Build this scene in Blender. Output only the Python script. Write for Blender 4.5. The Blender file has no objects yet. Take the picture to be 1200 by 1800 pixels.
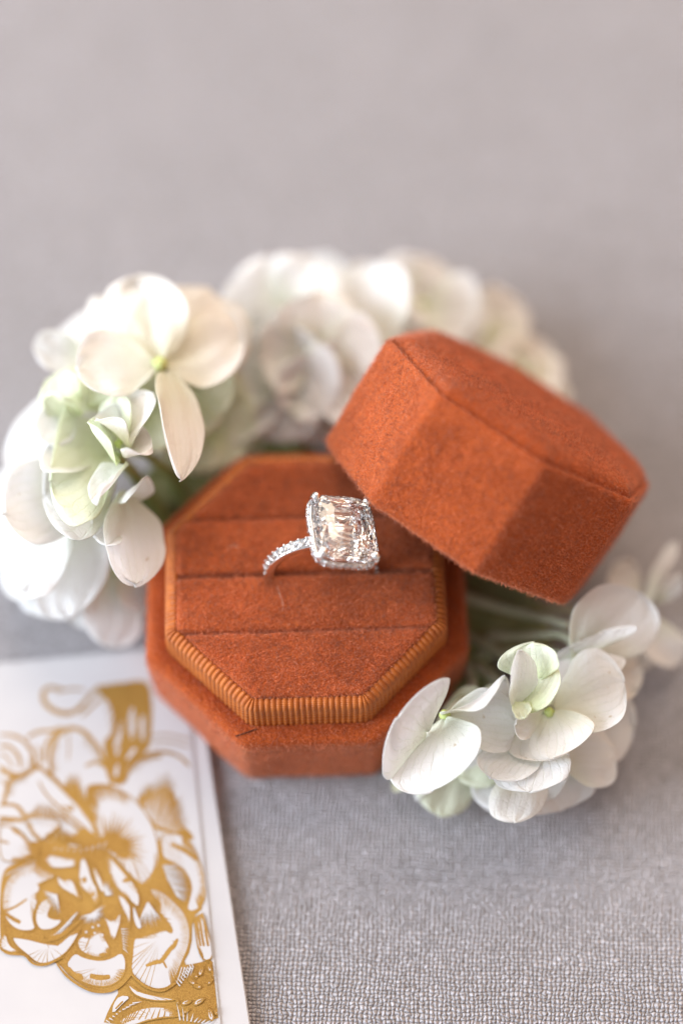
import bpy, bmesh, math, random
from mathutils import Vector, Matrix, noise
from mathutils.geometry import tessellate_polygon
random.seed(7)
S = bpy.context.scene
COL = S.collection
R = math.radians
# ------------------------------------------------------------------ camera, world, lamps (1 unit = 1 cm)
S.unit_settings.system = 'METRIC'
S.unit_settings.scale_length = 0.01
ELEV, DIST, TX, TY, FPX = R(63.627), 35.008, 0.6097, 2.4409, 3336.7
FW = Vector((0, math.cos(ELEV), -math.sin(ELEV)))
UP = Vector((0, math.sin(ELEV), math.cos(ELEV)))
RT = Vector((1, 0, 0))
CAMP = Vector((TX, TY, 0)) - FW * DIST
cam = bpy.data.cameras.new('camera')
camo = bpy.data.objects.new('camera', cam)
COL.objects.link(camo)
camo.location = CAMP
camo.rotation_euler = (math.pi / 2 - ELEV, 0, 0)
cam.sensor_fit = 'VERTICAL'
cam.sensor_height = 36
cam.lens = 36 * FPX / 1800
cam.clip_start, cam.clip_end = 1, 2000
cam.dof.use_dof = True
cam.dof.focus_distance = 30.85
cam.dof.aperture_fstop = 0.0255
S.camera = camo

w = bpy.data.worlds.new('World')
S.world = w
w.use_nodes = True
wn, wl = w.node_tree.nodes, w.node_tree.links
wn.clear()
wo = wn.new('ShaderNodeOutputWorld')
wb = wn.new('ShaderNodeBackground')
wtc = wn.new('ShaderNodeTexCoord')
wsx = wn.new('ShaderNodeSeparateXYZ')
wmr = wn.new('ShaderNodeMapRange')
wmr.inputs[1].default_value, wmr.inputs[2].default_value = 0.05, 1
wmx = wn.new('ShaderNodeMix')
wmx.data_type = 'RGBA'
wmx.inputs[6].default_value = (0.92, 0.94, 1.0, 1)
wmx.inputs[7].default_value = (1.25, 0.55, 0.20, 1)
wl.new(wtc.outputs['Generated'], wsx.inputs[0])
wl.new(wsx.outputs[0], wmr.inputs[0])
wl.new(wmr.outputs[0], wmx.inputs[0])
wl.new(wmx.outputs[2], wb.inputs[0])
wb.inputs[1].default_value = 0.37
wl.new(wb.outputs[0], wo.inputs[0])

def lamp(name, loc, aim, size, power, col, sy=None):
    l = bpy.data.lights.new(name, 'AREA')
    l.shape = 'RECTANGLE'
    l.size, l.size_y = size, sy or size
    l.energy = power
    l.color = col
    o = bpy.data.objects.new(name, l)
    COL.objects.link(o)
    o.location = loc
    o.rotation_euler = (Vector(aim) - Vector(loc)).to_track_quat('-Z', 'Y').to_euler()
    return o
lamp('window_light', (-105, -8, 46), (0, 0, 2), 76, 190000, (0.80, 0.87, 0.98))
lamp('warm_back_fill', (8, 92, 92), (0, 14, 0), 110, 104000, (1.0, 0.80, 0.61))  # added warm fill, high behind the box, to lift cloth and stone
S.view_settings.view_transform = 'Standard'
S.view_settings.look = 'None'
S.view_settings.exposure = .68
S.view_settings.gamma = 1
S.cycles.max_bounces = 16
S.cycles.transmission_bounces = 14
S.cycles.glossy_bounces = 8
S.cycles.transparent_max_bounces = 12
S.cycles.caustics_reflective = False
S.cycles.caustics_refractive = False
S.cycles.sample_clamp_indirect = 6

def P(u, v, z):
    """point of the place that the photograph shows at (u, v) when it lies z cm above the cloth"""
    d = FW + RT * ((u - 600) / FPX) - UP * ((v - 900) / FPX)
    k = (z - CAMP.z) / d.z
    return CAMP + d * k
# ------------------------------------------------------------------ object helpers
def tag(o, label=None, cat=None, group=None, kind=None):
    for k, v in (('label', label), ('category', cat), ('group', group), ('kind', kind)):
        if v: o[k] = v
    return o
def empty(name, loc=(0, 0, 0)):
    o = bpy.data.objects.new(name, None)
    o.empty_display_size = .3
    COL.objects.link(o)
    o.location = loc
    return o
def obj(name, me, mat, parent=None, smooth=True):
    """link a mesh whose points are in world space; a parent at the origin or elsewhere keeps them there"""
    o = bpy.data.objects.new(name, me)
    COL.objects.link(o)
    for m in (mat if isinstance(mat, (list, tuple)) else [mat]):
        if m and len(me.materials) < (len(mat) if isinstance(mat, (list, tuple)) else 1): me.materials.append(m)
    if smooth:
        for p in me.polygons: p.use_smooth = True
    if parent:
        o.parent = parent
    return o
def mesh(name, vs, fs, uv=None):
    me = bpy.data.meshes.new(name)
    me.from_pydata([tuple(v) for v in vs], [], fs)
    if uv:
        l = me.uv_layers.new(name='UVMap')
        for lp in me.loops: l.data[lp.index].uv = uv[lp.vertex_index]
    me.update()
    return me
# ------------------------------------------------------------------ materials
class NT:
    def __init__(s, name):
        s.m = bpy.data.materials.new(name)
        s.m.use_nodes = True
        s.n, s.l = s.m.node_tree.nodes, s.m.node_tree.links
        s.n.clear()
        s.out = s.n.new('ShaderNodeOutputMaterial')
    def a(s, t, **kw):
        x = s.n.new('ShaderNode' + t)
        for k, v in kw.items():
            if k.startswith('i_'):
                key = k[2:]
                x.inputs[int(key) if key.isdigit() else key.replace('_', ' ')].default_value = v
            else: setattr(x, k, v)
        return x
    def c(s, o, i): s.l.new(o, i)
    def math(s, op, a, b=None, c=None):
        x = s.a('Math', operation=op)
        for i, v in enumerate((a, b, c)):
            if v is None: continue
            if isinstance(v, (int, float)): x.inputs[i].default_value = v
            else: s.c(v, x.inputs[i])
        return x.outputs[0]
    def mix(s, f, a, b):
        x = s.a('Mix', data_type='RGBA')
        for i, v in ((0, f), (6, a), (7, b)):
            if isinstance(v, (int, float)): x.inputs[i].default_value = v
            elif isinstance(v, tuple): x.inputs[i].default_value = v if len(v) == 4 else v + (1,)
            else: s.c(v, x.inputs[i])
        return x.outputs[2]
    def noise(s, vec, scale, detail=2, rough=.5, dist=0):
        x = s.a('TexNoise', i_Scale=scale, i_Detail=detail, i_Roughness=rough, i_Distortion=dist)
        s.c(vec, x.inputs['Vector'])
        return x.outputs[0]
    def ramp(s, f, lo, hi, a=0., b=1.):
        x = s.a('MapRange', i_1=lo, i_2=hi, i_3=a, i_4=b)
        s.c(f, x.inputs[0])
        return x.outputs[0]
    def bump(s, h, strength=.5, dist=.02, prev=None):
        x = s.a('Bump', i_Strength=strength, i_Distance=dist)
        s.c(h, x.inputs['Height'])
        if prev: s.c(prev, x.inputs['Normal'])
        return x.outputs[0]
    def principled(s, col, rough, normal=None, **kw):
        x = s.a('BsdfPrincipled', **kw)
        if isinstance(col, tuple): x.inputs['Base Color'].default_value = col + (1,)
        else: s.c(col, x.inputs['Base Color'])
        if isinstance(rough, (int, float)): x.inputs['Roughness'].default_value = rough
        else: s.c(rough, x.inputs['Roughness'])
        if normal: s.c(normal, x.inputs['Normal'])
        s.c(x.outputs[0], s.out.inputs[0])
        return x

def velvet(name, dark, light, stretch=(1, 1, 1), sheen=.55, tint=(1, .62, .40)):
    t = NT(name)
    tc = t.a('TexCoord').outputs['Object']
    mp = t.a('Mapping', i_Scale=stretch)
    t.c(tc, mp.inputs[0])
    v = mp.outputs[0]
    fine = t.noise(v, 22, 3, .65, .4)
    mid = t.noise(v, 11, 3, .6, .6)
    big = t.noise(v, 1.6, 3, .55, .3)
    f = t.math('ADD', t.math('MULTIPLY', fine, .55), t.math('ADD', t.math('MULTIPLY', mid, .3), t.math('MULTIPLY', big, .35)))
    col = t.mix(t.ramp(f, .40, .80), dark, light)
    nb = t.bump(fine, .9, .035)
    nb = t.bump(mid, .5, .05, nb)
    t.principled(col, .85, nb, i_Sheen_Weight=sheen, i_Sheen_Roughness=.38, i_Sheen_Tint=tint + (1,), i_Specular_IOR_Level=.12)
    return t.m
M_VEL = velvet('rust_velvet', (.27, .045, .009), (.54, .115, .028), (1, 1, 1))
M_CUSH = velvet('cushion_velvet', (.30, .055, .013), (.58, .14, .040), (1, 1.3, 1))

def fibre(name, a, b):
    t = NT(name)
    tc = t.a('TexCoord').outputs['Object']
    t.principled(t.mix(t.ramp(t.math('ADD', t.math('MULTIPLY', t.noise(tc, 19, 2), .55), t.math('ADD', t.math('MULTIPLY', t.noise(tc, 5, 3), .25), t.math('MULTIPLY', t.noise(tc, 1.3, 3), .2))), .41, .59), a, b), .5, None, i_Sheen_Weight=.6, i_Sheen_Roughness=.4, i_Sheen_Tint=(1, .70, .50, 1), i_Specular_IOR_Level=.5)
    base = [n for n in t.n if n.type == 'BSDF_PRINCIPLED'][0]
    gl = t.a('BsdfGlossy', i_Color=(1, .80, .62, 1), i_Roughness=.5)
    mx = t.a('MixShader', i_0=.10)
    t.c(base.outputs[0], mx.inputs[1]); t.c(gl.outputs[0], mx.inputs[2]); t.c(mx.outputs[0], t.out.inputs[0])
    return t.m
M_FUZZ = fibre('velvet_pile', (.28, .040, .006), (.76, .18, .043))

def ribbon():
    t = NT('ribbed_ribbon')
    tc = t.a('TexCoord').outputs['UV']
    sx = t.a('SeparateXYZ')
    t.c(tc, sx.inputs[0])
    fine = t.math('SINE', t.math('MULTIPLY', sx.outputs[1], 6.283 * 17))
    crest = sx.outputs[0]                                     # 0 in the furrow, 1 on the rib
    n = t.noise(t.a('TexCoord').outputs['Object'], 6, 3)
    col = t.mix(t.ramp(n, .3, .7), (.34, .078, .007), (.49, .132, .014))
    nb = t.bump(fine, .35, .012)
    t.principled(col, .48, nb, i_Sheen_Weight=.25, i_Sheen_Roughness=.35, i_Sheen_Tint=(1, .75, .5, 1), i_Specular_IOR_Level=.42)
    return t.m
M_RIB = ribbon()

def linen():
    t = NT('grey_linen')
    tc = t.a('TexCoord').outputs['Object']
    n0 = t.a('TexNoise', i_Scale=1.1, i_Detail=3.)
    t.c(tc, n0.inputs['Vector'])
    off = t.a('VectorMath', operation='MULTIPLY_ADD')
    t.c(n0.outputs['Color'], off.inputs[0])
    off.inputs[1].default_value = (.16, .16, 0)
    t.c(tc, off.inputs[2])
    n1 = t.a('TexNoise', i_Scale=9., i_Detail=2.)
    t.c(tc, n1.inputs['Vector'])
    of2 = t.a('VectorMath', operation='MULTIPLY_ADD')
    t.c(n1.outputs['Color'], of2.inputs[0])
    of2.inputs[1].default_value = (.09, .09, 0)
    t.c(off.outputs[0], of2.inputs[2])
    mp = t.a('Mapping', i_Rotation=(0, 0, R(3)), i_Scale=(1 / .074, 1 / .068, 1))
    t.c(of2.outputs[0], mp.inputs[0])
    sx = t.a('SeparateXYZ')
    t.c(mp.outputs[0], sx.inputs[0])
    u, v = sx.outputs[0], sx.outputs[1]
    iu, iv = t.math('FLOOR', u), t.math('FLOOR', v)
    pu = t.math('ABSOLUTE', t.math('SINE', t.math('MULTIPLY', u, math.pi)))
    pv = t.math('ABSOLUTE', t.math('SINE', t.math('MULTIPLY', v, math.pi)))
    def over(coord, idx, ph):      # rises and dips along the thread
        s_ = t.math('COSINE', t.math('MULTIPLY', t.math('ADD', t.math('SUBTRACT', coord, .5), t.math('ADD', idx, ph)), math.pi))
        return t.math('MULTIPLY_ADD', s_, .5, .5)
    hw = t.math('MULTIPLY', t.math('POWER', pu, .6), over(v, iu, 0))
    hf = t.math('MULTIPLY', t.math('POWER', pv, .6), over(u, iv, 1))
    h = t.math('MAXIMUM', hw, hf)
    isw = t.math('GREATER_THAN', hw, hf)
    # a tone for each thread
    cu = t.a('CombineXYZ'); t.c(iu, cu.inputs[0]); t.c(t.math('MULTIPLY', v, .30), cu.inputs[1])
    cv = t.a('CombineXYZ'); t.c(iv, cv.inputs[0]); t.c(t.math('MULTIPLY', u, .30), cv.inputs[1]); cv.inputs[2].default_value = 7
    tw, tf = t.noise(cu.outputs[0], .83, 1), t.noise(cv.outputs[0], .83, 1)
    tone = t.a('Mix', data_type='FLOAT')
    t.c(isw, tone.inputs[0]); t.c(tf, tone.inputs[2]); t.c(tw, tone.inputs[3])
    patch = t.noise(tc, .22, 4, .6)
    wn_ = t.a('TexWhiteNoise', noise_dimensions='2D')
    cw = t.a('CombineXYZ'); t.c(iu, cw.inputs[0]); t.c(iv, cw.inputs[1]); t.c(cw.outputs[0], wn_.inputs['Vector'])
    f = t.math('ADD', t.math('MULTIPLY', tone.outputs[0], .6), t.math('ADD', t.math('MULTIPLY', patch, .25), t.math('MULTIPLY', wn_.outputs[0], .22)))
    col = t.mix(t.ramp(f, .25, .78), (.33, .312, .316), (.58, .562, .588))
    gap = t.ramp(h, .08, .58, .12, 1.)
    col = t.mix(gap, (.115, .095, .082), col)
    nb = t.bump(t.noise(tc, 60, 2), .3, .01)
    nb = t.bump(h, 1.0, .065, nb)
    t.principled(col, .8, nb, i_Sheen_Weight=.12, i_Sheen_Roughness=.5, i_Specular_IOR_Level=.2)
    return t.m
M_LINEN = linen()

def paper():
    t = NT('cream_paper')
    tc = t.a('TexCoord').outputs['Object']
    n = t.noise(tc, 22, 4, .6)
    col = t.mix(t.ramp(t.noise(tc, .8, 3), .3, .7), (.51, .505, .515), (.555, .55, .555))
    t.principled(col, .75, t.bump(n, .12, .01), i_Specular_IOR_Level=.25)
    return t.m
M_PAPER = paper()
def foil():
    t = NT('gold_foil_print')
    tc = t.a('TexCoord').outputs['Object']
    n = t.noise(tc, 55, 2, .7)
    col = t.mix(t.ramp(n, .35, .68), (.24, .12, .018), (.42, .235, .05))
    big = t.ramp(t.noise(tc, 1.4, 3), .35, .68)
    col = t.mix(big, col, t.mix(.5, col, (.46, .28, .065)))
    t.principled(col, t.ramp(n, .3, .7, .5, .32), t.bump(n, .6, .012), i_Metallic=.35, i_Specular_IOR_Level=.4)
    return t.m
M_GOLD = foil()

def petal_mat(name, tip, throat, pink=(.80, .72, .64), trans=.5):
    t = NT(name)
    uv = t.a('TexCoord').outputs['UV']
    ob = t.a('TexCoord').outputs['Object']
    sx = t.a('SeparateXYZ')
    t.c(uv, sx.inputs[0])
    s_, q = sx.outputs[0], sx.outputs[1]
    col = t.mix(t.ramp(t.math('ADD', s_, t.math('MULTIPLY', t.noise(ob, 1.1, 2), .5)), .25, .85), throat, tip)
    blush = t.ramp(t.noise(ob, .9, 2), .5, .8, 0, .35)
    col = t.mix(blush, col, pink)
    # veins fan out from the claw
    ang = t.math('DIVIDE', t.math('SUBTRACT', q, .5), t.math('ADD', t.math('MULTIPLY', s_, .55), .45))
    wob = t.math('MULTIPLY', t.noise(ob, 3.2, 3), .12)
    vein = t.math('ABSOLUTE', t.math('SINE', t.math('MULTIPLY', t.math('ADD', ang, wob), 24)))
    vein = t.ramp(vein, 0, .35)
    vor = t.a('TexVoronoi', feature='DISTANCE_TO_EDGE', i_Scale=7.5)
    t.c(ob, vor.inputs['Vector'])
    cell = t.ramp(vor.outputs[0], 0, .10)
    col = t.mix(t.math('MULTIPLY', t.math('SUBTRACT', 1, vein), .25), col, throat)
    spot = t.ramp(t.noise(ob, 5.5, 2), .735, .76)
    col = t.mix(t.math('MULTIPLY', spot, .45), col, (.50, .36, .18))
    nb = t.bump(vein, .35, .022)
    nb = t.bump(cell, .28, .016, nb)
    nb = t.bump(t.noise(ob, 2.2, 3), .5, .10, nb)
    pr = t.a('BsdfPrincipled', i_Roughness=.5, i_Specular_IOR_Level=.3, i_Sheen_Weight=.1)
    t.c(col, pr.inputs['Base Color']); t.c(nb, pr.inputs['Normal'])
    tr = t.a('BsdfTranslucent')
    t.c(col, tr.inputs[0]); t.c(nb, tr.inputs['Normal'])
    mx = t.a('MixShader', i_0=trans)
    t.c(pr.outputs[0], mx.inputs[1]); t.c(tr.outputs[0], mx.inputs[2])
    t.c(mx.outputs[0], t.out.inputs[0])
    return t.m
M_WHITE = petal_mat('white_petal', (.94, .945, .94), (.86, .89, .76))
M_CREAM = petal_mat('cream_petal', (.94, .92, .88), (.86, .86, .71), (.92, .86, .79))
M_GREEN = petal_mat('young_green_petal', (.89, .92, .78), (.76, .82, .54), (.89, .88, .72))
def green(name, a, b):
    t = NT(name)
    tc = t.a('TexCoord').outputs['Object']
    t.principled(t.mix(t.ramp(t.noise(tc, 2.5, 3), .3, .7), a, b), .5, t.bump(t.noise(tc, 9, 2), .3, .03), i_Subsurface_Weight=.1, i_Subsurface_Radius=(.1, .15, .05))
    return t.m
M_STEM = green('green_stem', (.20, .27, .07), (.36, .42, .17))
M_PALE = green('pale_stem', (.42, .45, .30), (.56, .56, .42))
M_LEAF = green('green_leaf', (.20, .22, .08), (.34, .35, .17))
M_EYE = green('flower_eye', (.40, .52, .14), (.60, .66, .26))

def metal():
    t = NT('white_gold')
    tc = t.a('TexCoord').outputs['Object']
    t.principled((.86, .85, .84), .16, t.bump(t.noise(tc, 30, 2), .05, .01), i_Metallic=1.)
    return t.m
M_METAL = metal()
def gem():
    t = NT('diamond')
    g = t.a('BsdfRefraction', i_IOR=2.2, i_Roughness=0.)
    gl = t.a('BsdfGlass', i_IOR=2.38, i_Roughness=0.0)
    t.c(gl.outputs[0], t.out.inputs[0])
    t.n.remove(g)
    return t.m
M_GEM = gem()
# ------------------------------------------------------------------ the cloth
def build_cloth():
    n, L = 60, 90
    vs, fs = [], []
    for j in range(n + 1):
        for i in range(n + 1):
            x, y = (i / n - .5) * 2 * L, (j / n - .5) * 2 * L + 10
            z = .0
            d = math.hypot(x, y)
            if d > 9: z += .25 * (noise.noise(Vector((x * .05, y * .05, 3)))) * min(1, (d - 9) / 10)
            vs.append((x, y, z))
    for j in range(n):
        for i in range(n):
            a = j * (n + 1) + i
            fs.append((a, a + 1, a + n + 2, a + n + 1))
    o = obj('linen_cloth', mesh('linen_cloth', vs, fs), M_LINEN)
    tag(o, kind='structure')
build_cloth()
# ------------------------------------------------------------------ octagon lofts
ROT = 0.0324
def octo(hw, rc, nc=5, ne=6):
    """outline of an octagon of half width hw with corners rounded at radius rc; counter-clockwise points and normals"""
    pts = []
    side = 2 * hw * math.tan(math.pi / 8)
    tl = rc * math.tan(math.pi / 8)
    for k in range(8):
        a = -math.pi / 2 + k * math.pi / 4            # outward normal of edge k
        n = Vector((math.cos(a), math.sin(a)))
        tg = Vector((-n.y, n.x))
        half = side / 2 - tl
        for i in range(ne):
            f = i / (ne - 1) * 2 - 1
            pts.append((n * hw + tg * half * f, n))
        cc = n * (hw - rc) + tg * half
        for i in range(1, nc + 1):
            b = a + math.pi / 4 * i / (nc + 1)
            m = Vector((math.cos(b), math.sin(b)))
            pts.append((cc + m * rc, m))
    return pts
def loft(name, hw, rc, prof, nc=5, ne=6, cap_top=None, cap_bot=False, jitter=0., seed=0.):
    """prof: list of (inset, z). Returns mesh."""
    vs, fs = [], []
    rows = []
    for (ins, z) in prof:
        ring = octo(hw - ins, max(rc - ins * .5, .05), nc, ne)
        row = []
        for p, n in ring:
            j = jitter * noise.noise(Vector((p.x * 1.3 + seed, p.y * 1.3, z * 1.3)))
            row.append(len(vs))
            vs.append((p.x + n.x * j, p.y + n.y * j, z + j * .5))
        rows.append(row)
    N = len(rows[0])
    for r in range(len(rows) - 1):
        for i in range(N):
            a, b = rows[r][i], rows[r][(i + 1) % N]
            c, d = rows[r + 1][(i + 1) % N], rows[r + 1][i]
            fs.append((a, b, c, d))
    if cap_top is not None:
        c = len(vs)
        vs.append((0, 0, cap_top))
        for i in range(N): fs.append((rows[-1][i], rows[-1][(i + 1) % N], c))
    if cap_bot: fs.append(tuple(reversed(rows[0])))
    return mesh(name, vs, fs)
def fuzz(o, count, length, seed, group=None):
    """short velvet pile growing out of the fabric"""
    pm = o.modifiers.new('pile', 'PARTICLE_SYSTEM')
    ps = pm.particle_system
    st = ps.settings
    st.type = 'HAIR'
    st.count = count
    st.hair_length = length
    st.hair_step = 3
    st.use_advanced_hair = True
    st.emit_from = 'FACE'
    st.use_modifier_stack = False
    st.distribution = 'RAND'
    st.brownian_factor = .022
    st.object_align_factor = (0.0, 0, 0)
    st.factor_random = length * .25
    st.length_random = .75
    st.root_radius, st.tip_radius = .0050, .0024
    st.radius_scale = 1.0
    st.render_step = 2
    o.data.materials.append(M_FUZZ)
    st.material = len(o.data.materials)
    ps.seed = seed

HB, HI = 1.829, .713
WC, WS = 4.71, 4.244
box = empty('ring_box')
box.rotation_euler = (0, 0, ROT)
tag(box, 'open rust velvet ring box base holding the diamond ring in its slotted cushion', 'ring box')
body = obj('body', loft('body', 2.7, .24, [(.10, 0.012), (.05, .03), (.03, .10), (.02, .5), (.01, 1.0), (.0, 1.5), (.0, HB - .16), (.02, HB - .07), (.07, HB - .015), (.14, HB), (.30, HB - .005), (.37, HB - .03), (.385, HB - .12), (.42, HB - .2)], 5, 8, HB - .2, True, .02), M_VEL, box)
# the ribbed ribbon round the insert
def build_band():
    hw = WC / 2
    prof = []
    for z in (HB - .15, HB, HB + .15, HB + .30, HB + .42, HB + .50): prof.append((0 + (z - HB) * .05, z, 1, 0))
    for k in range(1, 8):
        a = k / 7 * R(100)
        prof.append((.025 + .165 * (1 - math.cos(a)), HB + .50 + .165 * math.sin(a), math.cos(a), math.sin(a)))
    prof.append((.255, HB + .52, 0, 1))
    base = octo(hw, .3, 24, 40)
    # arc-length resample
    pts = [p for p, _ in base]
    nrm = [n for _, n in base]
    L = [0]
    for i in range(len(pts)): L.append(L[-1] + (pts[(i + 1) % len(pts)] - pts[i]).length)
    per = L[-1]
    ribs = 164
    N = ribs * 8
    vs, fs, uv = [], [], []
    idx = 0
    cols = []
    for k in range(N):
        d = per * k / N
        while L[idx + 1] < d: idx += 1
        f = (d - L[idx]) / max(L[idx + 1] - L[idx], 1e-9)
        p = pts[idx].lerp(pts[(idx + 1) % len(pts)], f)
        n = nrm[idx].lerp(nrm[(idx + 1) % len(pts)], f).normalized()
        ph = k / 8 * 2 * math.pi + .35 * noise.noise(Vector((p.x * .9, p.y * .9, 1)))
        crest = abs(math.cos(ph / 2)) ** .8
        amp = .028 * (1 + .2 * noise.noise(Vector((p.x * 3, p.y * 3, 9))))
        for j, (ins, z, nr, nz) in enumerate(prof):
            o = amp * (crest - .6)
            q = p - n * ins + n * nr * o
            vs.append((q.x, q.y, z + nz * o))
            uv.append((crest, j / (len(prof) - 1)))
    M = len(prof)
    for k in range(N):
        k2 = (k + 1) % N
        for j in range(M - 1):
            fs.append((k * M + j, k2 * M + j, k2 * M + j + 1, k * M + j + 1))
    return mesh('ribbed_band', vs, fs, uv)
obj('ribbed_band', build_band(), M_RIB, box)
# cushions: the pad is cut by three slots
def clip_poly(poly, y0, y1):
    def half(pl, f, inside):
        out = []
        for i in range(len(pl)):
            a, b = pl[i], pl[(i + 1) % len(pl)]
            ia, ib = inside(a), inside(b)
            if ia: out.append(a)
            if ia != ib:
                k = (f - a.y) / (b.y - a.y)
                out.append(a.lerp(b, k))
        return out
    pl = half(poly, y0, lambda p: p.y >= y0)
    return half(pl, y1, lambda p: p.y <= y1)
def inset_poly(pl, d):
    out = []
    n = len(pl)
    for i in range(n):
        a, b, c = pl[i - 1], pl[i], pl[(i + 1) % n]
        e1, e2 = (b - a).normalized(), (c - b).normalized()
        n1, n2 = Vector((-e1.y, e1.x)), Vector((-e2.y, e2.x))
        m = (n1 + n2)
        m = m / max(m.dot(n1), .35)
        out.append(b + m * d)
    return out
def densify(pl, step=.12):
    out = []
    for i in range(len(pl)):
        a, b = pl[i], pl[(i + 1) % len(pl)]
        k = max(1, int((b - a).length / step))
        for j in range(k): out.append(a.lerp(b, j / k))
    return out
def smooth_corners(pl, r=.10, n=3):
    out = []
    for i in range(len(pl)):
        a, b, c = pl[i - 1], pl[i], pl[(i + 1) % len(pl)]
        d1, d2 = (a - b), (c - b)
        k = min(r, d1.length * .4, d2.length * .4)
        p, q = b + d1.normalized() * k, b + d2.normalized() * k
        for j in range(n + 1):
            f = j / n
            out.append((p.lerp(b, f)).lerp(b.lerp(q, f), f))
    return out
def slot_y(u, v):
    w = P(u, v, HB + HI)
    return -math.sin(ROT) * w.x + math.cos(ROT) * w.y
SLOT = [slot_y(540, 1107), slot_y(540, 1006), slot_y(500, 909)]
def build_cushion(y0, y1, seed):
    hw = WS / 2 + .02
    s1 = hw * math.tan(math.pi / 8)
    top = HB + HI
    a0, a1 = max(y0, -hw), min(y1, hw)
    def xr(y):
        return hw if abs(y) <= s1 else hw - (abs(y) - s1)
    fr = [0, .012, .03, .06, .10, .16]
    def params(n, L):
        inner = [i / n for i in range(1, n)]
        e = [f / L for f in fr]
        body_ = [e[-1] + (1 - 2 * e[-1]) * f for f in inner]
        return e + body_ + [1 - f for f in reversed(e)]
    py, px_ = params(8, a1 - a0), params(26, 4.2)
    vs, fs = [], []
    def drop(d):
        r = .09
        if d >= r: return 0
        k = 1 - d / r
        return -r * (1 - math.sqrt(max(0, 1 - k * k))) * .9
    for q in py:
        y = a0 + (a1 - a0) * q
        X = xr(y)
        for p in px_:
            x = -X + 2 * X * p
            dx = min(x + X, X - x) * (.75 if abs(y) > s1 else 1)
            dy = min(y - a0, a1 - y)
            rr = .05 * noise.noise(Vector((x * 1.6 + seed, y * 1.6, 2))) * min(1, min(dx, dy) / .15)
            wob = .012 * noise.noise(Vector((x * 2.2, seed, 4))) * max(0, 1 - dy / .2)
            z = top + drop(dx) + drop(dy) + rr * .5 + .02 * min(1, min(dx, dy) / .35)
            vs.append((x, y + wob, z))
    nx, ny = len(px_), len(py)
    for j in range(ny - 1):
        for i in range(nx - 1):
            a = j * nx + i
            fs.append((a, a + 1, a + nx + 1, a + nx))
    loop = [i for i in range(nx)] + [j * nx + nx - 1 for j in range(1, ny)] + [(ny - 1) * nx + i for i in range(nx - 2, -1, -1)] + [j * nx for j in range(ny - 2, 0, -1)]
    b0 = len(vs)
    for i in loop: vs.append((vs[i][0], vs[i][1], top - .55))
    n = len(loop)
    for k in range(n): fs.append((loop[(k + 1) % n], loop[k], b0 + k, b0 + (k + 1) % n))
    return mesh('cushion', vs, fs)
g = .012
bounds = [(-9, SLOT[0] - g), (SLOT[0] + g, SLOT[1] - g * 3), (SLOT[1] + g * 3, SLOT[2] - g), (SLOT[2] + g, 9)]
cush = [obj('cushion', build_cushion(a, b, i * 5.), M_CUSH, box) for i, (a, b) in enumerate(bounds)]
def fine_lines(name, curves, rad, mat, parent):
    bm = bmesh.new()
    for c in curves:
        c = [Vector(p) for p in c]
        for _ in range(2):
            q = [c[0]]
            for i in range(len(c) - 1): q += [c[i].lerp(c[i + 1], .25), c[i].lerp(c[i + 1], .75)]
            q.append(c[-1]); c = q
        prev = None
        for i, p in enumerate(c):
            t_ = (c[min(i + 1, len(c) - 1)] - c[max(i - 1, 0)]).normalized()
            a_ = t_.orthogonal().normalized(); b_ = t_.cross(a_)
            ring_ = [bm.verts.new(p + (a_ * math.cos(k * 2.094) + b_ * math.sin(k * 2.094)) * rad) for k in range(3)]
            if prev:
                for k in range(3): bm.faces.new((prev[k], prev[(k + 1) % 3], ring_[(k + 1) % 3], ring_[k]))
            prev = ring_
    me = bpy.data.meshes.new(name); bm.to_mesh(me); bm.free()
    o = obj(name, me, mat, parent)
    o.matrix_parent_inverse = Matrix.Rotation(-ROT, 4, 'Z')
    return o
lint = NT('pale_lint'); lint.principled((.70, .52, .42), .6); M_LINT = lint.m
dark_t = NT('dark_crease'); dark_t.principled((.06, .018, .008), .8); M_CREASE = dark_t.m
zt = HB + HI + .05
for c_ in ([(487, 1030), (492, 1045), (498, 1062), (496, 1074)], [(400, 965), (408, 958), (420, 962)]):
    fine_lines('stray_fibre', [[P(u, v, zt + .01 * k) for k, (u, v) in enumerate(c_)]], .0028, M_LINT, box)
fine_lines('corner_crease_line', [[P(452, 1281, HB + .012), P(438, 1286, HB + .016), P(424, 1291, HB + .014), P(414, 1294, HB + .004)]], .012, M_CREASE, box)  # added dark tube standing in for the shade in the rim's corner crease
# ------------------------------------------------------------------ the lid
LA, LT, LZ = 8.11274258, -1.42800917, .900133299
LP = Vector((2.555, 1.335, 2.045))
LH, LW = 2.13, 4.84
lid = empty('ring_box_cover')
lid.matrix_world = Matrix.Translation(LP) @ Matrix.Rotation(0.900133299 if False else 0, 4, 'Z')
LID_ANG = (-1.42800917, .900133299, .873258769)
lm = Matrix.Rotation(LID_ANG[2], 4, 'Z') @ Matrix.Rotation(LID_ANG[1], 4, 'Y') @ Matrix.Rotation(LID_ANG[0], 4, 'Z')
lid.matrix_world = Matrix.Translation(LP + (lm @ Vector((0, 0, .04)))) @ lm
tag(lid, 'rust velvet octagonal lid tipped back against the ring box', 'box lid')
h = LH
lbody = obj('body', loft('lid_body', LW / 2, .15, [(.5, h - .35), (.24, h - .36), (.2, h - .4), (.2, .10), (.18, .03), (.12, -.01), (.05, .01), (.012, .06), (0, .14), (-.01, .6), (-.02, 1.1), (-.01, 1.6), (0, h - .12), (.008, h - .05), (.03, h - .012), (.055, h), (.085, h - .02), (.105, h - .12)], 5, 8, None, False, .02, 4.), M_VEL, lid)
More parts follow.
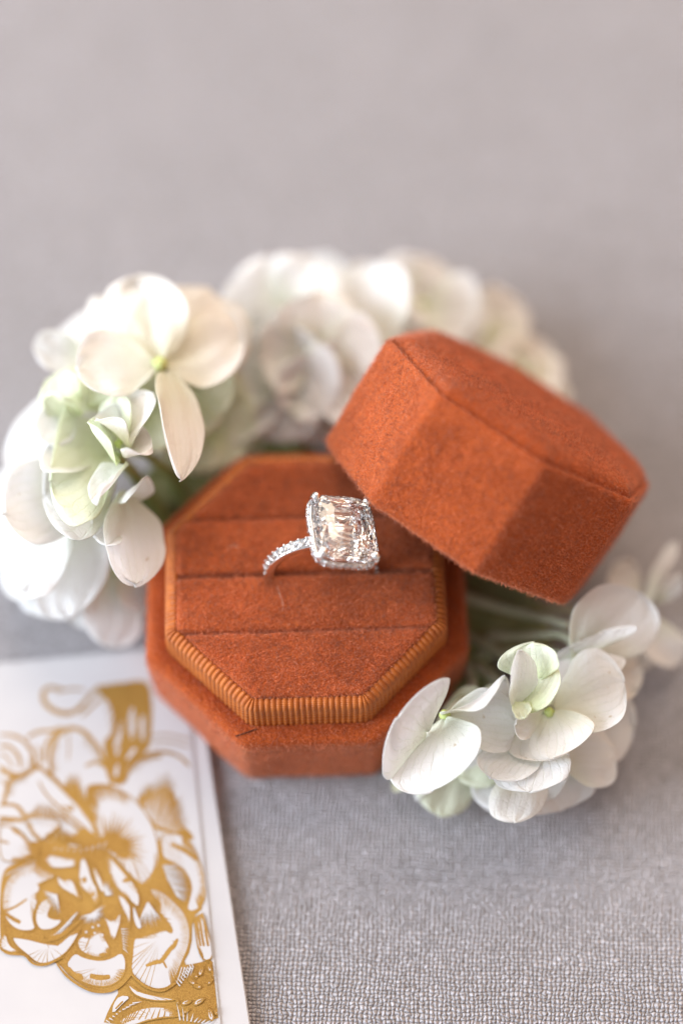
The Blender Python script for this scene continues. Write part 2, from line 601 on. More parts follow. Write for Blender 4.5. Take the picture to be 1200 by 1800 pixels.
ltop = obj('top_panel', loft('top_panel', LW / 2 - .115, .17, [(.06, h - .2), (.03, h - .12), (.008, h - .04), (.01, h + .02), (.04, h + .07), (.09, h + .12), (.17, h + .165), (.30, h + .205), (.5, h + .24), (.9, h + .275), (1.6, h + .30)], 5, 8, h + .31, True, .02, 8.), M_VEL, lid)
# ------------------------------------------------------------------ invitation card
def line_x(p1, p2, p3, p4):
    x1, y1, x2, y2 = *p1, *p2
    x3, y3, x4, y4 = *p3, *p4
    d = (x1 - x2) * (y3 - y4) - (y1 - y2) * (x3 - x4)
    a, b = x1 * y2 - y1 * x2, x3 * y4 - y3 * x4
    return ((a * (x3 - x4) - (x1 - x2) * b) / d, (a * (y3 - y4) - (y1 - y2) * b) / d)
ZC, ZP = .16, .182
def slab(name, corner_px, right_px, top_px, z0, z1, mat, parent, bev=.02, len_r=16., len_t=11.):
    c = P(*corner_px, z1)
    dr = (P(*right_px, z1) - c).normalized()
    dt = (P(*top_px, z1) - c).normalized()
    pts = [c, c + dt * len_t, c + dt * len_t + dr * len_r, c + dr * len_r]
    bm = bmesh.new()
    bot = [bm.verts.new((p.x, p.y, z0)) for p in pts]
    tp = [bm.verts.new((p.x, p.y, z1)) for p in pts]
    bm.faces.new(tp); bm.faces.new(bot[::-1])
    for i in range(4): bm.faces.new((bot[i], bot[(i + 1) % 4], tp[(i + 1) % 4], tp[i]))
    bmesh.ops.bevel(bm, geom=[e for e in bm.edges], offset=bev, segments=2, affect='EDGES')
    bmesh.ops.recalc_face_normals(bm, faces=bm.faces)
    me = bpy.data.meshes.new(name)
    bm.to_mesh(me); bm.free()
    return obj(name, me, mat, parent, smooth=False)
card = empty('invitation_card')
tag(card, 'white invitation card printed with gold peony line drawing', 'invitation')
cc = line_x((375, 1370), (440, 1800), (0, 1165), (250, 1141))
slab('backing_card', cc, (440, 1800), (0, 1165), .01, ZC, M_PAPER, card)
pc = line_x((337, 1300), (388, 1800), (0, 1207), (260, 1184))
slab('printed_panel', pc, (388, 1800), (0, 1207), ZC + .002, ZP, M_PAPER, card, .018)
# gold line drawing, printed flat on the panel: u, v are places on the card as read off the photograph
def A(pts, k):
    if k == 6: return [(x / 3, y / 3 + 1400) for x, y in pts]
    if k == 7: return [(x / 3, y / 3 + 1150) for x, y in pts]
    return list(pts)
class Print:
    def __init__(s): s.v, s.f, s.m, s.z = [], [], [], ZP + .0015
    def up(s): s.z += .00003
    def pt(s, p):
        s.v.append(P(p[0], p[1], s.z)); return len(s.v) - 1
    def fill(s, pts, k=0, m=0, sm=2, rag=0.):
        s.up()
        pts = A(pts, k)
        for _ in range(sm):
            q = []
            for i in range(len(pts)):
                a, b = pts[i], pts[(i + 1) % len(pts)]
                q.append((a[0] * .75 + b[0] * .25, a[1] * .75 + b[1] * .25)); q.append((a[0] * .25 + b[0] * .75, a[1] * .25 + b[1] * .75))
            pts = q
        if rag:
            pts = [(x + rag * noise.noise(Vector((x * .31, y * .31, 1))), y + rag * noise.noise(Vector((x * .31, y * .31, 5)))) for x, y in pts]
        ids = [s.pt(p) for p in pts]
        for t in tessellate_polygon([[Vector((x, -y, 0)) for x, y in pts]]):
            a, b, c = [ids[i] for i in t]
            s.f.append((a, b, c)); s.m.append(m)
    def stroke(s, pts, wd, k=0, m=0, taper=.35, sm=3, closed=False):
        s.up()
        pts = A(pts, k)
        if closed: pts = pts + [pts[0]]
        for _ in range(sm):
            q = [pts[0]]
            for i in range(len(pts) - 1):
                a, b = pts[i], pts[i + 1]
                q.append((a[0] * .75 + b[0] * .25, a[1] * .75 + b[1] * .25)); q.append((a[0] * .25 + b[0] * .75, a[1] * .25 + b[1] * .75))
            q.append(pts[-1]); pts = q
        n = len(pts)
        if k: wd = wd / 3
        L = []
        for i in range(n):
            a, b = pts[max(i - 1, 0)], pts[min(i + 1, n - 1)]
            dx, dy = b[0] - a[0], b[1] - a[1]
            l = math.hypot(dx, dy) or 1
            f = i / (n - 1)
            ww = wd * .5 * (1 if closed else taper + (1 - taper) * math.sin(math.pi * min(max(f, .0), 1)) ** .5) * (1 + .22 * noise.noise(Vector((pts[i][0] * .09, pts[i][1] * .09, 3))))
            L.append((s.pt((pts[i][0] - dy / l * ww, pts[i][1] + dx / l * ww)), s.pt((pts[i][0] + dy / l * ww, pts[i][1] - dx / l * ww))))
        for i in range(n - 1):
            s.f.append((L[i][0], L[i][1], L[i + 1][1], L[i + 1][0])); s.m.append(m)
    def fan(s, base, tips, k=0, wd=8, m=0, sub=3):
        """tapered hatch lines from the base point or base curve to each tip, with lines between"""
        base, tips = A(base, k), A(tips, k)
        if k: wd = wd / 3
        n = (len(tips) - 1) * sub + 1
        s.up()
        for i in range(n):
            f = i / max(n - 1, 1)
            def at(c):
                if len(c) == 1: return c[0]
                g = f * (len(c) - 1); j = min(int(g), len(c) - 2); g -= j
                return (c[j][0] + (c[j + 1][0] - c[j][0]) * g, c[j][1] + (c[j + 1][1] - c[j][1]) * g)
            b, t = at(base), at(tips)
            j = 1 - .28 * random.random()
            t = (b[0] + (t[0] - b[0]) * j, b[1] + (t[1] - b[1]) * j)
            dx, dy = t[0] - b[0], t[1] - b[1]
            l = math.hypot(dx, dy) or 1
            bend = (random.random() - .5) * .06
            mid = (b[0] + dx * .5 - dy * bend, b[1] + dy * .5 + dx * bend)
            w_ = wd * (.75 + .5 * random.random()) * .5
            nx, ny = -dy / l * w_, dx / l * w_
            s.z += .000008
            ids = [s.pt(p) for p in ((b[0] + nx, b[1] + ny), (b[0] - nx, b[1] - ny), (mid[0] - nx * .7, mid[1] - ny * .7), (t[0], t[1]), (mid[0] + nx * .7, mid[1] + ny * .7))]
            s.f.append(tuple(ids)); s.m.append(m)
G = Print()
# upper part of the drawing -----------------------------------------------------------------
G.stroke([(330, 185), (240, 170), (222, 240), (270, 292), (345, 318), (410, 300), (470, 225), (530, 165)], 26, 7)
G.stroke([(300, 200), (380, 180), (450, 190)], 12, 7)
G.fill([(495, 168), (640, 150), (790, 128), (805, 290), (800, 420), (790, 500), (730, 545), (675, 590), (650, 690), (590, 690), (560, 560), (540, 460), (590, 420), (600, 330), (570, 250), (520, 205)], 7, 0, 2, 1.)
for q in ([(600, 480), (625, 400), (650, 330), (640, 430), (620, 560)], [(680, 330), (700, 260), (715, 360), (700, 470), (680, 400)], [(735, 360), (760, 300), (765, 420), (750, 480)], [(660, 560), (690, 500), (730, 490), (690, 545)], [(600, 640), (610, 590), (630, 570), (620, 650)]):
    G.fill(q, 7, 1, 2)
G.fan([(560, 300), (640, 690)], [(640, 160), (660, 200), (760, 330), (780, 480)], 7, 7, 0, 3)
G.stroke([(430, 330), (500, 260), (560, 220)], 14, 7)
G.stroke([(275, 640), (262, 540), (285, 450), (340, 395), (410, 388), (470, 430), (525, 500), (560, 590), (590, 690)], 24, 7)
G.stroke([(360, 400), (365, 480), (360, 560)], 7, 7)
G.stroke([(450, 590), (520, 560), (560, 600)], 16, 7)
G.stroke([(0, 425), (70, 425), (140, 460), (185, 540), (180, 610), (120, 650), (40, 640), (0, 600)], 20, 7)
G.stroke([(0, 485), (50, 480), (105, 540), (110, 600)], 18, 7)
G.stroke([(0, 520), (40, 540), (70, 600)], 10, 7)
G.stroke([(0, 590), (60, 630), (150, 640)], 14, 7)
G.stroke([(145, 440), (200, 405), (280, 405), (330, 385)], 18, 7)
G.stroke([(230, 570), (240, 470), (300, 410)], 16, 7)
G.stroke([(190, 480), (215, 520), (215, 590)], 10, 7)
G.stroke([(190, 585), (260, 630), (340, 715), (420, 790), (490, 890), (550, 975)], 26, 7)
G.stroke([(200, 600), (110, 640), (50, 660), (30, 740), (20, 800)], 22, 7)
G.fan([(350, 720), (460, 830)], [(355, 640), (380, 585), (420, 620), (450, 720)], 7, 12, 0, 4)
G.fan([(440, 800), (480, 870)], [(455, 740), (470, 780), (480, 820)], 7, 8, 0, 3)
G.stroke([(0, 795), (80, 790), (120, 830), (150, 900), (195, 970), (240, 1000)], 22, 7)
G.stroke([(120, 848), (200, 862), (300, 855), (370, 885), (440, 940), (530, 990)], 22, 7)
G.stroke([(0, 860), (60, 870), (130, 880)], 20, 7)
G.fan([(0, 895), (130, 880)], [(0, 850), (60, 850), (115, 840)], 7, 8, 0, 6)
G.fan([(130, 862), (250, 860), (360, 880)], [(150, 845), (210, 770), (250, 760), (300, 790), (340, 830)], 7, 9, 0, 5)
G.stroke([(205, 670), (240, 740), (330, 820), (430, 900), (500, 960)], 11, 7)
G.stroke([(330, 800), (390, 830), (370, 790)], 14, 7)
G.fill([(430, 900), (500, 950), (560, 960), (600, 975), (640, 1020), (560, 1060), (480, 1030), (400, 1000), (320, 1010), (230, 1020), (120, 1000), (210, 985), (300, 985), (400, 960)], 7, 0, 1, 2.)
G.fan([(220, 985), (430, 985)], [(240, 960), (310, 880), (330, 890), (400, 920), (440, 950)], 7, 10, 0, 5)
G.fan([(130, 990), (220, 1000)], [(100, 990), (110, 1010), (130, 1030)], 7, 10, 0, 3)
# two big fans of hatching on the right
G.fill([(800, 905), (770, 820), (720, 745), (790, 740), (870, 690), (905, 720), (935, 770), (925, 860), (1000, 930), (1030, 990), (930, 945), (850, 935)], 7, 0, 1, 3.)
G.fan([(760, 840), (800, 890), (835, 930), (900, 940)], [(715, 730), (745, 690), (790, 650), (840, 605), (890, 600), (925, 640), (955, 690), (975, 740), (985, 800), (1010, 900)], 7, 13, 0, 6)
G.fan([(770, 835), (830, 905), (920, 935)], [(745, 740), (800, 690), (850, 650), (900, 680), (935, 750), (960, 800), (1000, 900)], 7, 5, 1, 3)
G.stroke([(655, 680), (690, 590), (760, 530), (850, 510), (940, 530), (1000, 590)], 18, 7)
G.stroke([(740, 560), (800, 540), (850, 545)], 12, 7)
for b_, t_, w_ in (([(275, 620), (262, 540), (285, 450)], [(320, 610), (310, 545), (325, 480)], 6), ([(470, 430), (525, 500), (560, 590)], [(420, 470), (470, 530), (500, 600)], 6), ([(30, 740), (50, 660), (110, 640)], [(90, 740), (100, 690), (150, 680)], 6), ([(185, 540), (180, 610), (120, 650)], [(140, 550), (140, 590), (100, 615)], 6), ([(240, 640), (340, 715), (430, 810)], [(270, 620), (365, 690), (440, 770)], 7), ([(690, 590), (760, 530), (850, 510)], [(720, 640), (780, 590), (850, 560)], 6), ([(0, 660), (40, 700)], [(60, 690), (70, 740)], 5), ([(520, 170), (600, 160), (700, 150)], [(540, 230), (600, 220), (690, 215)], 7), ([(470, 700), (560, 700), (640, 740)], [(480, 760), (560, 740), (610, 780)], 6)):
    G.fan(b_, t_, 7, w_, 0, 6)
for y in (430, 470): G.stroke([(800, y), (880, y - 12), (1000, y + 20)], 9, 7)
# lower part: a field of gold with white petals laid into it -----------------------------------
G.fill([(120, 240), (220, 235), (330, 255), (450, 270), (520, 205), (600, 190), (700, 260), (840, 205), (1040, 330), (1080, 580), (1015, 640), (1010, 800), (960, 890), (1040, 880), (1130, 850), (1146, 1010), (1168, 1215), (540, 1215), (575, 1120), (640, 1010), (560, 1030), (470, 1015), (380, 960), (305, 875), (250, 880), (420, 690), (430, 560), (300, 480), (280, 400), (190, 340), (120, 330)], 6, 0, 1)
G.fill([(0, 420), (60, 350), (190, 330), (300, 400), (440, 560), (440, 690), (300, 880), (190, 885), (130, 830), (40, 830), (0, 790)], 6, 0, 2)
trnd = random.Random(9)
def W(q, sm=2, rag=0.):
    G.fill(q, 6, 1, sm, rag)
    n = len(q)
    if n < 6: return
    cx_, cy_ = sum(p[0] for p in q) / n, sum(p[1] for p in q) / n
    size = sum(math.hypot(p[0] - cx_, p[1] - cy_) for p in q) / n
    for _ in range(2):
        k = trnd.randrange(n); m_ = max(2, n // 3)
        b_ = [q[(k + i) % n] for i in range(m_ + 1)]
        t_ = [(x + (cx_ - x) * .38, y + (cy_ - y) * .38) for x, y in b_]
        G.fan(b_, t_, 6, 4.6, 0, max(2, int(size / 9 / m_ * 3)))
    k = trnd.randrange(n); b_ = [q[(k + i) % n] for i in range(max(2, n // 4) + 1)]
    G.fan(b_, [(x + (cx_ - x) * .95, y + (cy_ - y) * .95) for x, y in b_], 6, 3.6, 0, 2)
    G.stroke(q, 7, 6, 0, 1, 2, True)
W([(153 * 3, -50), (167 * 3, -66), (580, -60), (680, -9), (760, 70), (820, 180), (838, 290), (830, 370), (800, 430), (762, 465), (735, 458), (660, 385), (560, 280), (505, 215), (475, 120), (458, 20)])
G.stroke([(470, 10), (480, 90), (510, 190), (560, 265)], 12, 6)
G.fan([(560, 225), (600, 215), (640, 235), (655, 270), (650, 300)], [(540, 80), (600, 55), (650, 80), (710, 100), (765, 170), (800, 235), (805, 300), (780, 370), (690, 360)], 6, 15, 0, 2)
G.fill([(520, 215), (590, 190), (655, 235), (690, 320), (650, 330), (600, 300), (550, 260)], 6, 0, 1, 4.)
G.stroke([(480, -35), (540, -55), (590, -55)], 20, 6)
G.stroke([(820, 300), (822, 370), (790, 430), (755, 455)], 9, 6)
W([(850, 205), (900, 192), (960, 205), (1010, 250), (1052, 340), (1082, 450), (1080, 545), (1050, 592), (1005, 608), (985, 590), (1000, 540), (1015, 470), (975, 385), (900, 340), (855, 320)])
G.stroke([(900, 250), (950, 270), (1000, 300), (1040, 335)], 26, 6)
G.stroke([(960, 215), (1010, 260), (1045, 320)], 10, 6)
G.fan([(850, 350), (880, 440), (900, 480), (960, 560)], [(930, 340), (985, 375), (1000, 420), (1020, 465), (1020, 520), (1000, 565)], 6, 14, 0, 4)
W([(795, 485), (855, 500), (920, 555), (978, 620), (1003, 700), (998, 790), (960, 870), (930, 950), (905, 995), (850, 1018), (790, 1008), (735, 975), (690, 925), (698, 850), (706, 750), (730, 745), (800, 725), (870, 700), (905, 725), (912, 700), (870, 640), (820, 590), (850, 560), (800, 520)], 1, 3.)
G.fan([(700, 740), (800, 715), (880, 690)], [(715, 760), (790, 750), (870, 720)], 6, 9, 0, 8)
G.fan([(800, 560), (850, 640), (900, 700)], [(880, 600), (910, 650), (915, 720)], 6, 9, 0, 3)
G.stroke([(770, 893), (830, 870), (850, 875), (900, 800), (915, 795), (938, 750)], 24, 6)
G.stroke([(850, 850), (880, 905)], 12, 6)
G.fan([(790, 895), (850, 870), (930, 770)], [(780, 870), (840, 850), (905, 760)], 6, 9, 0, 5)
W([(352, 880), (395, 820), (440, 850), (530, 868), (595, 850), (640, 820), (662, 850), (665, 915), (640, 965), (580, 1003), (500, 1003), (425, 975), (372, 930)])
G.fill([(360, 890), (400, 940), (440, 930), (440, 970), (400, 965), (365, 930)], 6, 0, 1, 3.)
G.stroke([(475, 945), (530, 958), (582, 950)], 28, 6)
W([(410, 765), (435, 735), (480, 740), (530, 700), (560, 760), (582, 800), (570, 835), (520, 852), (455, 832), (418, 805)], 1, 2.)
G.stroke([(480, 730), (465, 770), (450, 805)], 7, 6)
G.stroke([(525, 835), (580, 830)], 16, 6)
for q in ((490, 690), (520, 680), (500, 720), (455, 715), (540, 730)): W([(q[0] - 8, q[1]), (q[0], q[1] - 9), (q[0] + 9, q[1] + 2), (q[0], q[1] + 8)], 1)
W([(545, 632), (580, 655), (612, 648), (636, 612), (640, 650), (622, 710), (605, 762), (580, 742), (572, 690)], 1)
W([(190, 347), (228, 390), (282, 408), (285, 425), (200, 466), (215, 492), (183, 527), (202, 552), (177, 610), (175, 660), (192, 702), (120, 712), (60, 685), (22, 625), (12, 555), (30, 450), (90, 385)], 1)
G.stroke([(20, 605), (80, 585), (145, 540)], 12, 6)
G.fan([(25, 600), (100, 660)], [(25, 640), (70, 665), (105, 680)], 6, 16, 0, 2)
G.stroke([(22, 610), (60, 640), (110, 665)], 22, 6)
W([(192, 610), (212, 560), (250, 537), (288, 532), (275, 575), (245, 632), (290, 650), (335, 645), (305, 685), (260, 705), (210, 702), (188, 660)], 1, 2.)
G.fan([(300, 560), (300, 640)], [(200, 520), (240, 560), (250, 640), (330, 660)], 6, 10, 0, 3)
G.stroke([(195, 465), (285, 425)], 8, 6)
W([(62, 742), (140, 750), (230, 775), (310, 785), (350, 745), (425, 690), (420, 715), (378, 790), (330, 842), (250, 882), (195, 878), (150, 838), (90, 790)], 1, 2.)
G.fan([(230, 740), (330, 700), (430, 640)], [(265, 805), (350, 770), (420, 690)], 6, 8, 0, 5)
G.stroke([(240, 760), (330, 735), (420, 655)], 26, 6)
W([(230, 735), (310, 720), (400, 640), (430, 620), (370, 680), (320, 730), (260, 745)], 1)
W([(0, 760), (30, 715), (50, 790), (110, 818), (60, 826), (0, 800)])
W([(0, 155), (60, 155), (120, 195), (165, 255), (185, 310), (130, 338), (60, 345), (0, 335)])
G.stroke([(0, 232), (50, 247)], 12, 6)
G.fan([(210, 270), (200, 330)], [(105, 240), (120, 265), (150, 300), (165, 320)], 6, 13, 0, 3)
W([(132, 120), (200, 108), (300, 122), (322, 158), (290, 190), (245, 210), (218, 238), (170, 190)], 1, 2.)
G.fan([(300, 230), (440, 270)], [(330, 150), (370, 190), (430, 240)], 6, 11, 0, 4)
W([(222, 335), (250, 302), (330, 322), (425, 330), (412, 365), (330, 380), (262, 374)])
W([(425, 335), (448, 322), (470, 380), (485, 440), (520, 500), (528, 560), (502, 580), (475, 520), (425, 480), (415, 430)])
G.fill([(430, 430), (455, 420), (460, 450), (440, 460)], 6, 0, 1)
G.fill([(480, 520), (500, 490), (500, 530)], 6, 0, 1)
W([(482, 360), (500, 365), (545, 460), (555, 500), (535, 510), (500, 430)], 1, 2.)
W([(300, 415), (330, 440), (370, 430), (400, 470), (430, 555), (390, 520), (310, 475)], 1, 3.)
W([(556, 282), (600, 330), (660, 400), (700, 452), (738, 520), (733, 590), (690, 550), (620, 490), (572, 400)])
G.fill([(640, 450), (670, 420), (700, 445), (660, 455)], 6, 0, 1)
G.stroke([(575, 300), (640, 390), (690, 440)], 8, 6)
W([(616, 500), (660, 530), (692, 580), (688, 700), (672, 640), (640, 580)])
W([(702, 568), (722, 620), (752, 690), (728, 700), (706, 650)])
W([(1022, 645), (1070, 612), (1092, 700), (1118, 785), (1122, 855), (1072, 868), (1042, 800)], 1)
for x in (1045, 1062, 1085): G.stroke([(x - 8, 650), (x + 4, 740), (x + 14, 790)], 13, 6)
W([(672, 985), (720, 1025), (800, 1048), (900, 1062), (935, 1072), (850, 1080), (760, 1068), (700, 1040)], 1)
W([(618, 1195), (690, 1140), (780, 1108), (880, 1112), (940, 1140), (945, 1160), (870, 1165), (780, 1180), (700, 1210)])
G.fan([(610, 1215), (700, 1180), (930, 1160)], [(640, 1130), (760, 1085), (920, 1120)], 6, 8, 0, 7)
W([(598, 1095), (632, 1050), (690, 1055), (650, 1090), (592, 1150)], 1)
G.stroke([(610, 1120), (650, 1080)], 10, 6)
rr = random.Random(4)
for (x, y, a, l) in ((1010, 975, .7, 50), (1060, 920, 1.9, 55), (1105, 900, 1.4, 50), (1040, 1000, .3, 45), (1110, 975, 2.3, 40), (985, 1085, 2.8, 60), (1050, 1080, 2.6, 70), (960, 1150, .6, 40), (1110, 1150, 1.3, 75), (1030, 940, 1., 40), (935, 1080, 1.2, 30), (1125, 935, 1.2, 40), (1140, 1130, 1.5, 45), (985, 1130, 2.5, 36)):
    c_, s_ = math.cos(a), math.sin(a)
    W([(x + l * .5 * (c_ * p - s_ * q * .42), y + l * .5 * (s_ * p + c_ * q * .42)) for p, q in ((-1, 0), (-.3, .8), (.5, .9), (1, .1), (.6, -.8), (-.4, -.7))], 2)
    G.stroke([(x - l * .3 * c_, y - l * .3 * s_), (x + l * .2 * c_, y + l * .2 * s_)], 8, 6)
G.fan([(950, 1000), (990, 940), (1020, 900)], [(920, 960), (960, 910), (1000, 860)], 6, 7, 1, 4)
# engraved white lines cut into the gold
for b_, t_, wd_ in (([(860, 365), (885, 440), (930, 520)], [(950, 360), (990, 400), (1010, 440), (1020, 480), (1010, 520), (990, 565)], 6), ([(300, 520)], [(215, 490), (230, 520), (240, 560), (270, 600), (320, 640)], 6), ([(480, 620)], [(560, 560), (570, 600), (550, 640), (520, 680), (450, 690), (400, 640)], 6), ([(780, 560)], [(720, 700), (760, 710), (800, 700), (840, 690), (870, 670)], 7), ([(640, 700), (650, 800)], [(690, 700), (690, 760), (680, 830)], 5), ([(380, 640), (300, 720)], [(420, 600), (400, 650), (340, 700)], 6), ([(560, 240), (430, 280), (300, 270)], [(540, 290), (420, 300), (280, 290)], 5), ([(960, 900), (1020, 900)], [(930, 990), (1000, 960)], 6), ([(700, 1090), (560, 1180)], [(760, 1080), (640, 1130), (590, 1200)], 6), ([(950, 1180), (1100, 1200)], [(930, 1080), (1050, 1160), (1140, 1180)], 7), ([(560, 520)], [(540, 430), (570, 440), (600, 480), (605, 520)], 6), ([(60, 400), (180, 340)], [(20, 420), (90, 380), (190, 350)], 5)):
    G.fan(b_, t_, 6, wd_, 1, 4)
G.fan([(120, 900), (300, 880), (430, 920)], [(150, 850), (240, 800), (330, 840), (420, 900)], 7, 6, 1, 5)
# outlines where the flower meets bare paper
G.stroke([(0, 800), (40, 832), (100, 830), (140, 838), (165, 875), (200, 890), (250, 888), (330, 848)], 13, 6)
G.stroke([(300, 880), (340, 935), (400, 985), (470, 1022), (550, 1035), (630, 1010), (690, 940)], 15, 6)
G.stroke([(690, 935), (740, 985), (800, 1020), (870, 1028), (930, 980)], 13, 6)
me = mesh('gold_print', G.v, G.f)
me.materials.append(M_GOLD); me.materials.append(M_PAPER)
for p, m in zip(me.polygons, G.m): p.material_index = m
# keep the print on the panel: drop what runs past its edges
bm = bmesh.new(); bm.from_mesh(me)
c_ = P(*pc, ZP); e1 = (P(388, 1800, ZP) - c_); e2 = (P(0, 1207, ZP) - c_)
for e, oth in ((e1, e2), (e2, e1)):
    n_ = Vector((-e.y, e.x, 0)).normalized()
    if n_.dot(oth) < 0: n_ = -n_
    bmesh.ops.bisect_plane(bm, geom=bm.verts[:] + bm.edges[:] + bm.faces[:], plane_co=c_ + n_ * .03, plane_no=n_, clear_inner=True)
bmesh.ops.recalc_face_normals(bm, faces=bm.faces)
for f in bm.faces:
    if f.normal.z < 0: f.normal_flip()
bm.to_mesh(me); bm.free()
obj('gold_print', me, [None], card, smooth=False)

# ------------------------------------------------------------------ the ring
ring = empty('diamond_ring')
tag(ring, 'white gold ring with one large clear cushion cut diamond standing in the slot', 'ring')
RR = .93                                              # outer radius of the band
rs = P(563, 1004, HB + HI)
RO = Vector((rs.x, rs.y, HB + HI + .02))
RM = Matrix.Translation(RO) @ Matrix.Rotation(R(2), 4, 'Z') @ Matrix.Rotation(R(18.5), 4, 'Y') @ Matrix.Rotation(R(-8), 4, 'X')
ring.matrix_world = RM
def build_shank():
    vs, fs = [], []
    sec = [(-.085, .0), (-.098, -.03), (-.098, -.10), (-.075, -.145), (0, -.155), (.075, -.145), (.098, -.10), (.098, -.03), (.085, 0), (.05, -.012), (0, -.016), (-.05, -.012)]
    N, M = 96, len(sec)
    for k in range(N):
        a = 2 * math.pi * k / N
        for y, dr in sec:
            r = RR + dr
            vs.append((r * math.sin(a), y, r * math.cos(a)))
    for k in range(N):
        for j in range(M):
            fs.append((k * M + j, k * M + (j + 1) % M, ((k + 1) % N) * M + (j + 1) % M, ((k + 1) % N) * M + j))
    return mesh('band', vs, fs)
obj('band', build_shank(), M_METAL, ring)
def small_gem():
    vs, fs = [], []
    n = 8
    for rr_, z, o in ((.55, .30, 0), (1.0, .0, .5), (1.0, -.06, .5)):
        for i in range(n):
            a = 2 * math.pi * (i + o) / n
            vs.append((rr_ * math.cos(a), rr_ * math.sin(a), z))
    vs.append((0, 0, -.8))
    fs.append(tuple(range(n)))
    for i in range(n):
        j = (i + 1) % n
        fs += [(i, n + i, j), (j, n + i, n + j), (n + i, 2 * n + i, 2 * n + j, n + j), (2 * n + i, 3 * n, 2 * n + j)]
    bm = bmesh.new()
    m0 = mesh('accent_stone', vs, fs); bm.from_mesh(m0)
    bmesh.ops.recalc_face_normals(bm, faces=bm.faces); bm.to_mesh(m0); bm.free()
    return m0
gem_me = small_gem(); gem_me.materials.append(M_GEM)
def bead_me():
    bm = bmesh.new()
    bmesh.ops.create_icosphere(bm, subdivisions=2, radius=1)
    me = bpy.data.meshes.new('bead'); bm.to_mesh(me); bm.free()
    for p in me.polygons: p.use_smooth = True
    me.materials.append(M_METAL)
    return me
bead = bead_me()
def put(name, me, parent, m):
    o = bpy.data.objects.new(name, me); COL.objects.link(o); o.parent = parent; o.matrix_local = m
    return o
for sgn in (-1, 1):
    for k in range(9):
        a = sgn * (R(27) + k * R(8.4))
        m = Matrix.Rotation(a, 4, 'Y')
        put('pave_stone', gem_me, ring, m @ Matrix.Translation((0, 0, RR + .012)) @ Matrix.Rotation(k * .7, 4, 'Z') @ Matrix.Scale(.076, 4))
        for y in (-.078, .078):
            put('bead', bead, ring, Matrix.Rotation(a + sgn * R(4.2), 4, 'Y') @ Matrix.Translation((0, y, RR + .012)) @ Matrix.Scale(.020, 4))
# the large stone: a cushion outline, crown, girdle and a many-faceted pavilion
SW, SL = .515, .615
TWC, TWS = math.cos(R(2.5)), math.sin(R(2.5))
ZG = RR + .36                                       # girdle height above the ring's centre
def cushion_pts(n, s, z, off=0.):
    out = []
    for i in range(n):
        a = 2 * math.pi * (i + off) / n
        c_, s_ = math.cos(a), math.sin(a)
        e = 2 / 4.6
        x, y = SW * s * math.copysign(abs(c_) ** e, c_), SL * s * math.copysign(abs(s_) ** e, s_)
        out.append((x * TWC - y * TWS, x * TWS + y * TWC, z))
    return out
def big_gem():
    rnd = random.Random(11)
    rows = [cushion_pts(16, .44, .185, .5), cushion_pts(16, .66, .15, 0), cushion_pts(32, .87, .082, .5), cushion_pts(32, 1.0, .016, 0), cushion_pts(32, 1.0, -.016, 0), cushion_pts(32, .90, -.078, .5), cushion_pts(32, .79, -.138, 0), cushion_pts(28, .67, -.205, .5), cushion_pts(24, .55, -.262, 0), cushion_pts(20, .43, -.325, .5), cushion_pts(16, .31, -.38, 0), cushion_pts(12, .20, -.44, .5), cushion_pts(8, .09, -.485, 0)]
    vs, fs, ofs = [], [], []
    for r, row in enumerate(rows):
        ofs.append(len(vs))
        for x, y, z in row:
            j = .021 if r > 4 else .005
            vs.append((x + rnd.uniform(-j, j), y + rnd.uniform(-j, j), z + (rnd.uniform(-j, j) if r > 4 else 0)))
    tip = len(vs); vs.append((.0, .0, -.52))
    fs.append(tuple(range(16)))
    import math as _m
    def bridge(r1, r2):
        a, b = rows[r1], rows[r2]
        i = j = 0
        na, nb = len(a), len(b)
        oa, ob = ofs[r1], ofs[r2]
        ang = lambda p: _m.atan2(p[1] / SL, p[0] / SW) % (2 * _m.pi)
        sa = [(k, ang(a[k])) for k in range(na)]; sb = [(k, ang(b[k])) for k in range(nb)]
        sa.sort(key=lambda t: t[1]); sb.sort(key=lambda t: t[1])
        ea = [t[1] for t in sa] + [sa[0][1] + 2 * _m.pi]; eb = [t[1] for t in sb] + [sb[0][1] + 2 * _m.pi]
        while i < na or j < nb:
            if j >= nb or (i < na and ea[i + 1] <= eb[j + 1]):
                fs.append((oa + sa[i % na][0], ob + sb[j % nb][0], oa + sa[(i + 1) % na][0])); i += 1
            else:
                fs.append((oa + sa[i % na][0], ob + sb[j % nb][0], ob + sb[(j + 1) % nb][0])); j += 1
    for r in range(len(rows) - 1): bridge(r, r + 1)
    o = ofs[-1]
    for i in range(8): fs.append((o + i, tip, o + (i + 1) % 8))
    me = mesh('diamond', vs, fs)
    bm = bmesh.new(); bm.from_mesh(me); bmesh.ops.recalc_face_normals(bm, faces=bm.faces); bm.to_mesh(me); bm.free()
    return me
SM = Matrix.Translation((0, 0, ZG))
st = obj('center_diamond', big_gem(), M_GEM, ring, smooth=False)
st.matrix_local = SM
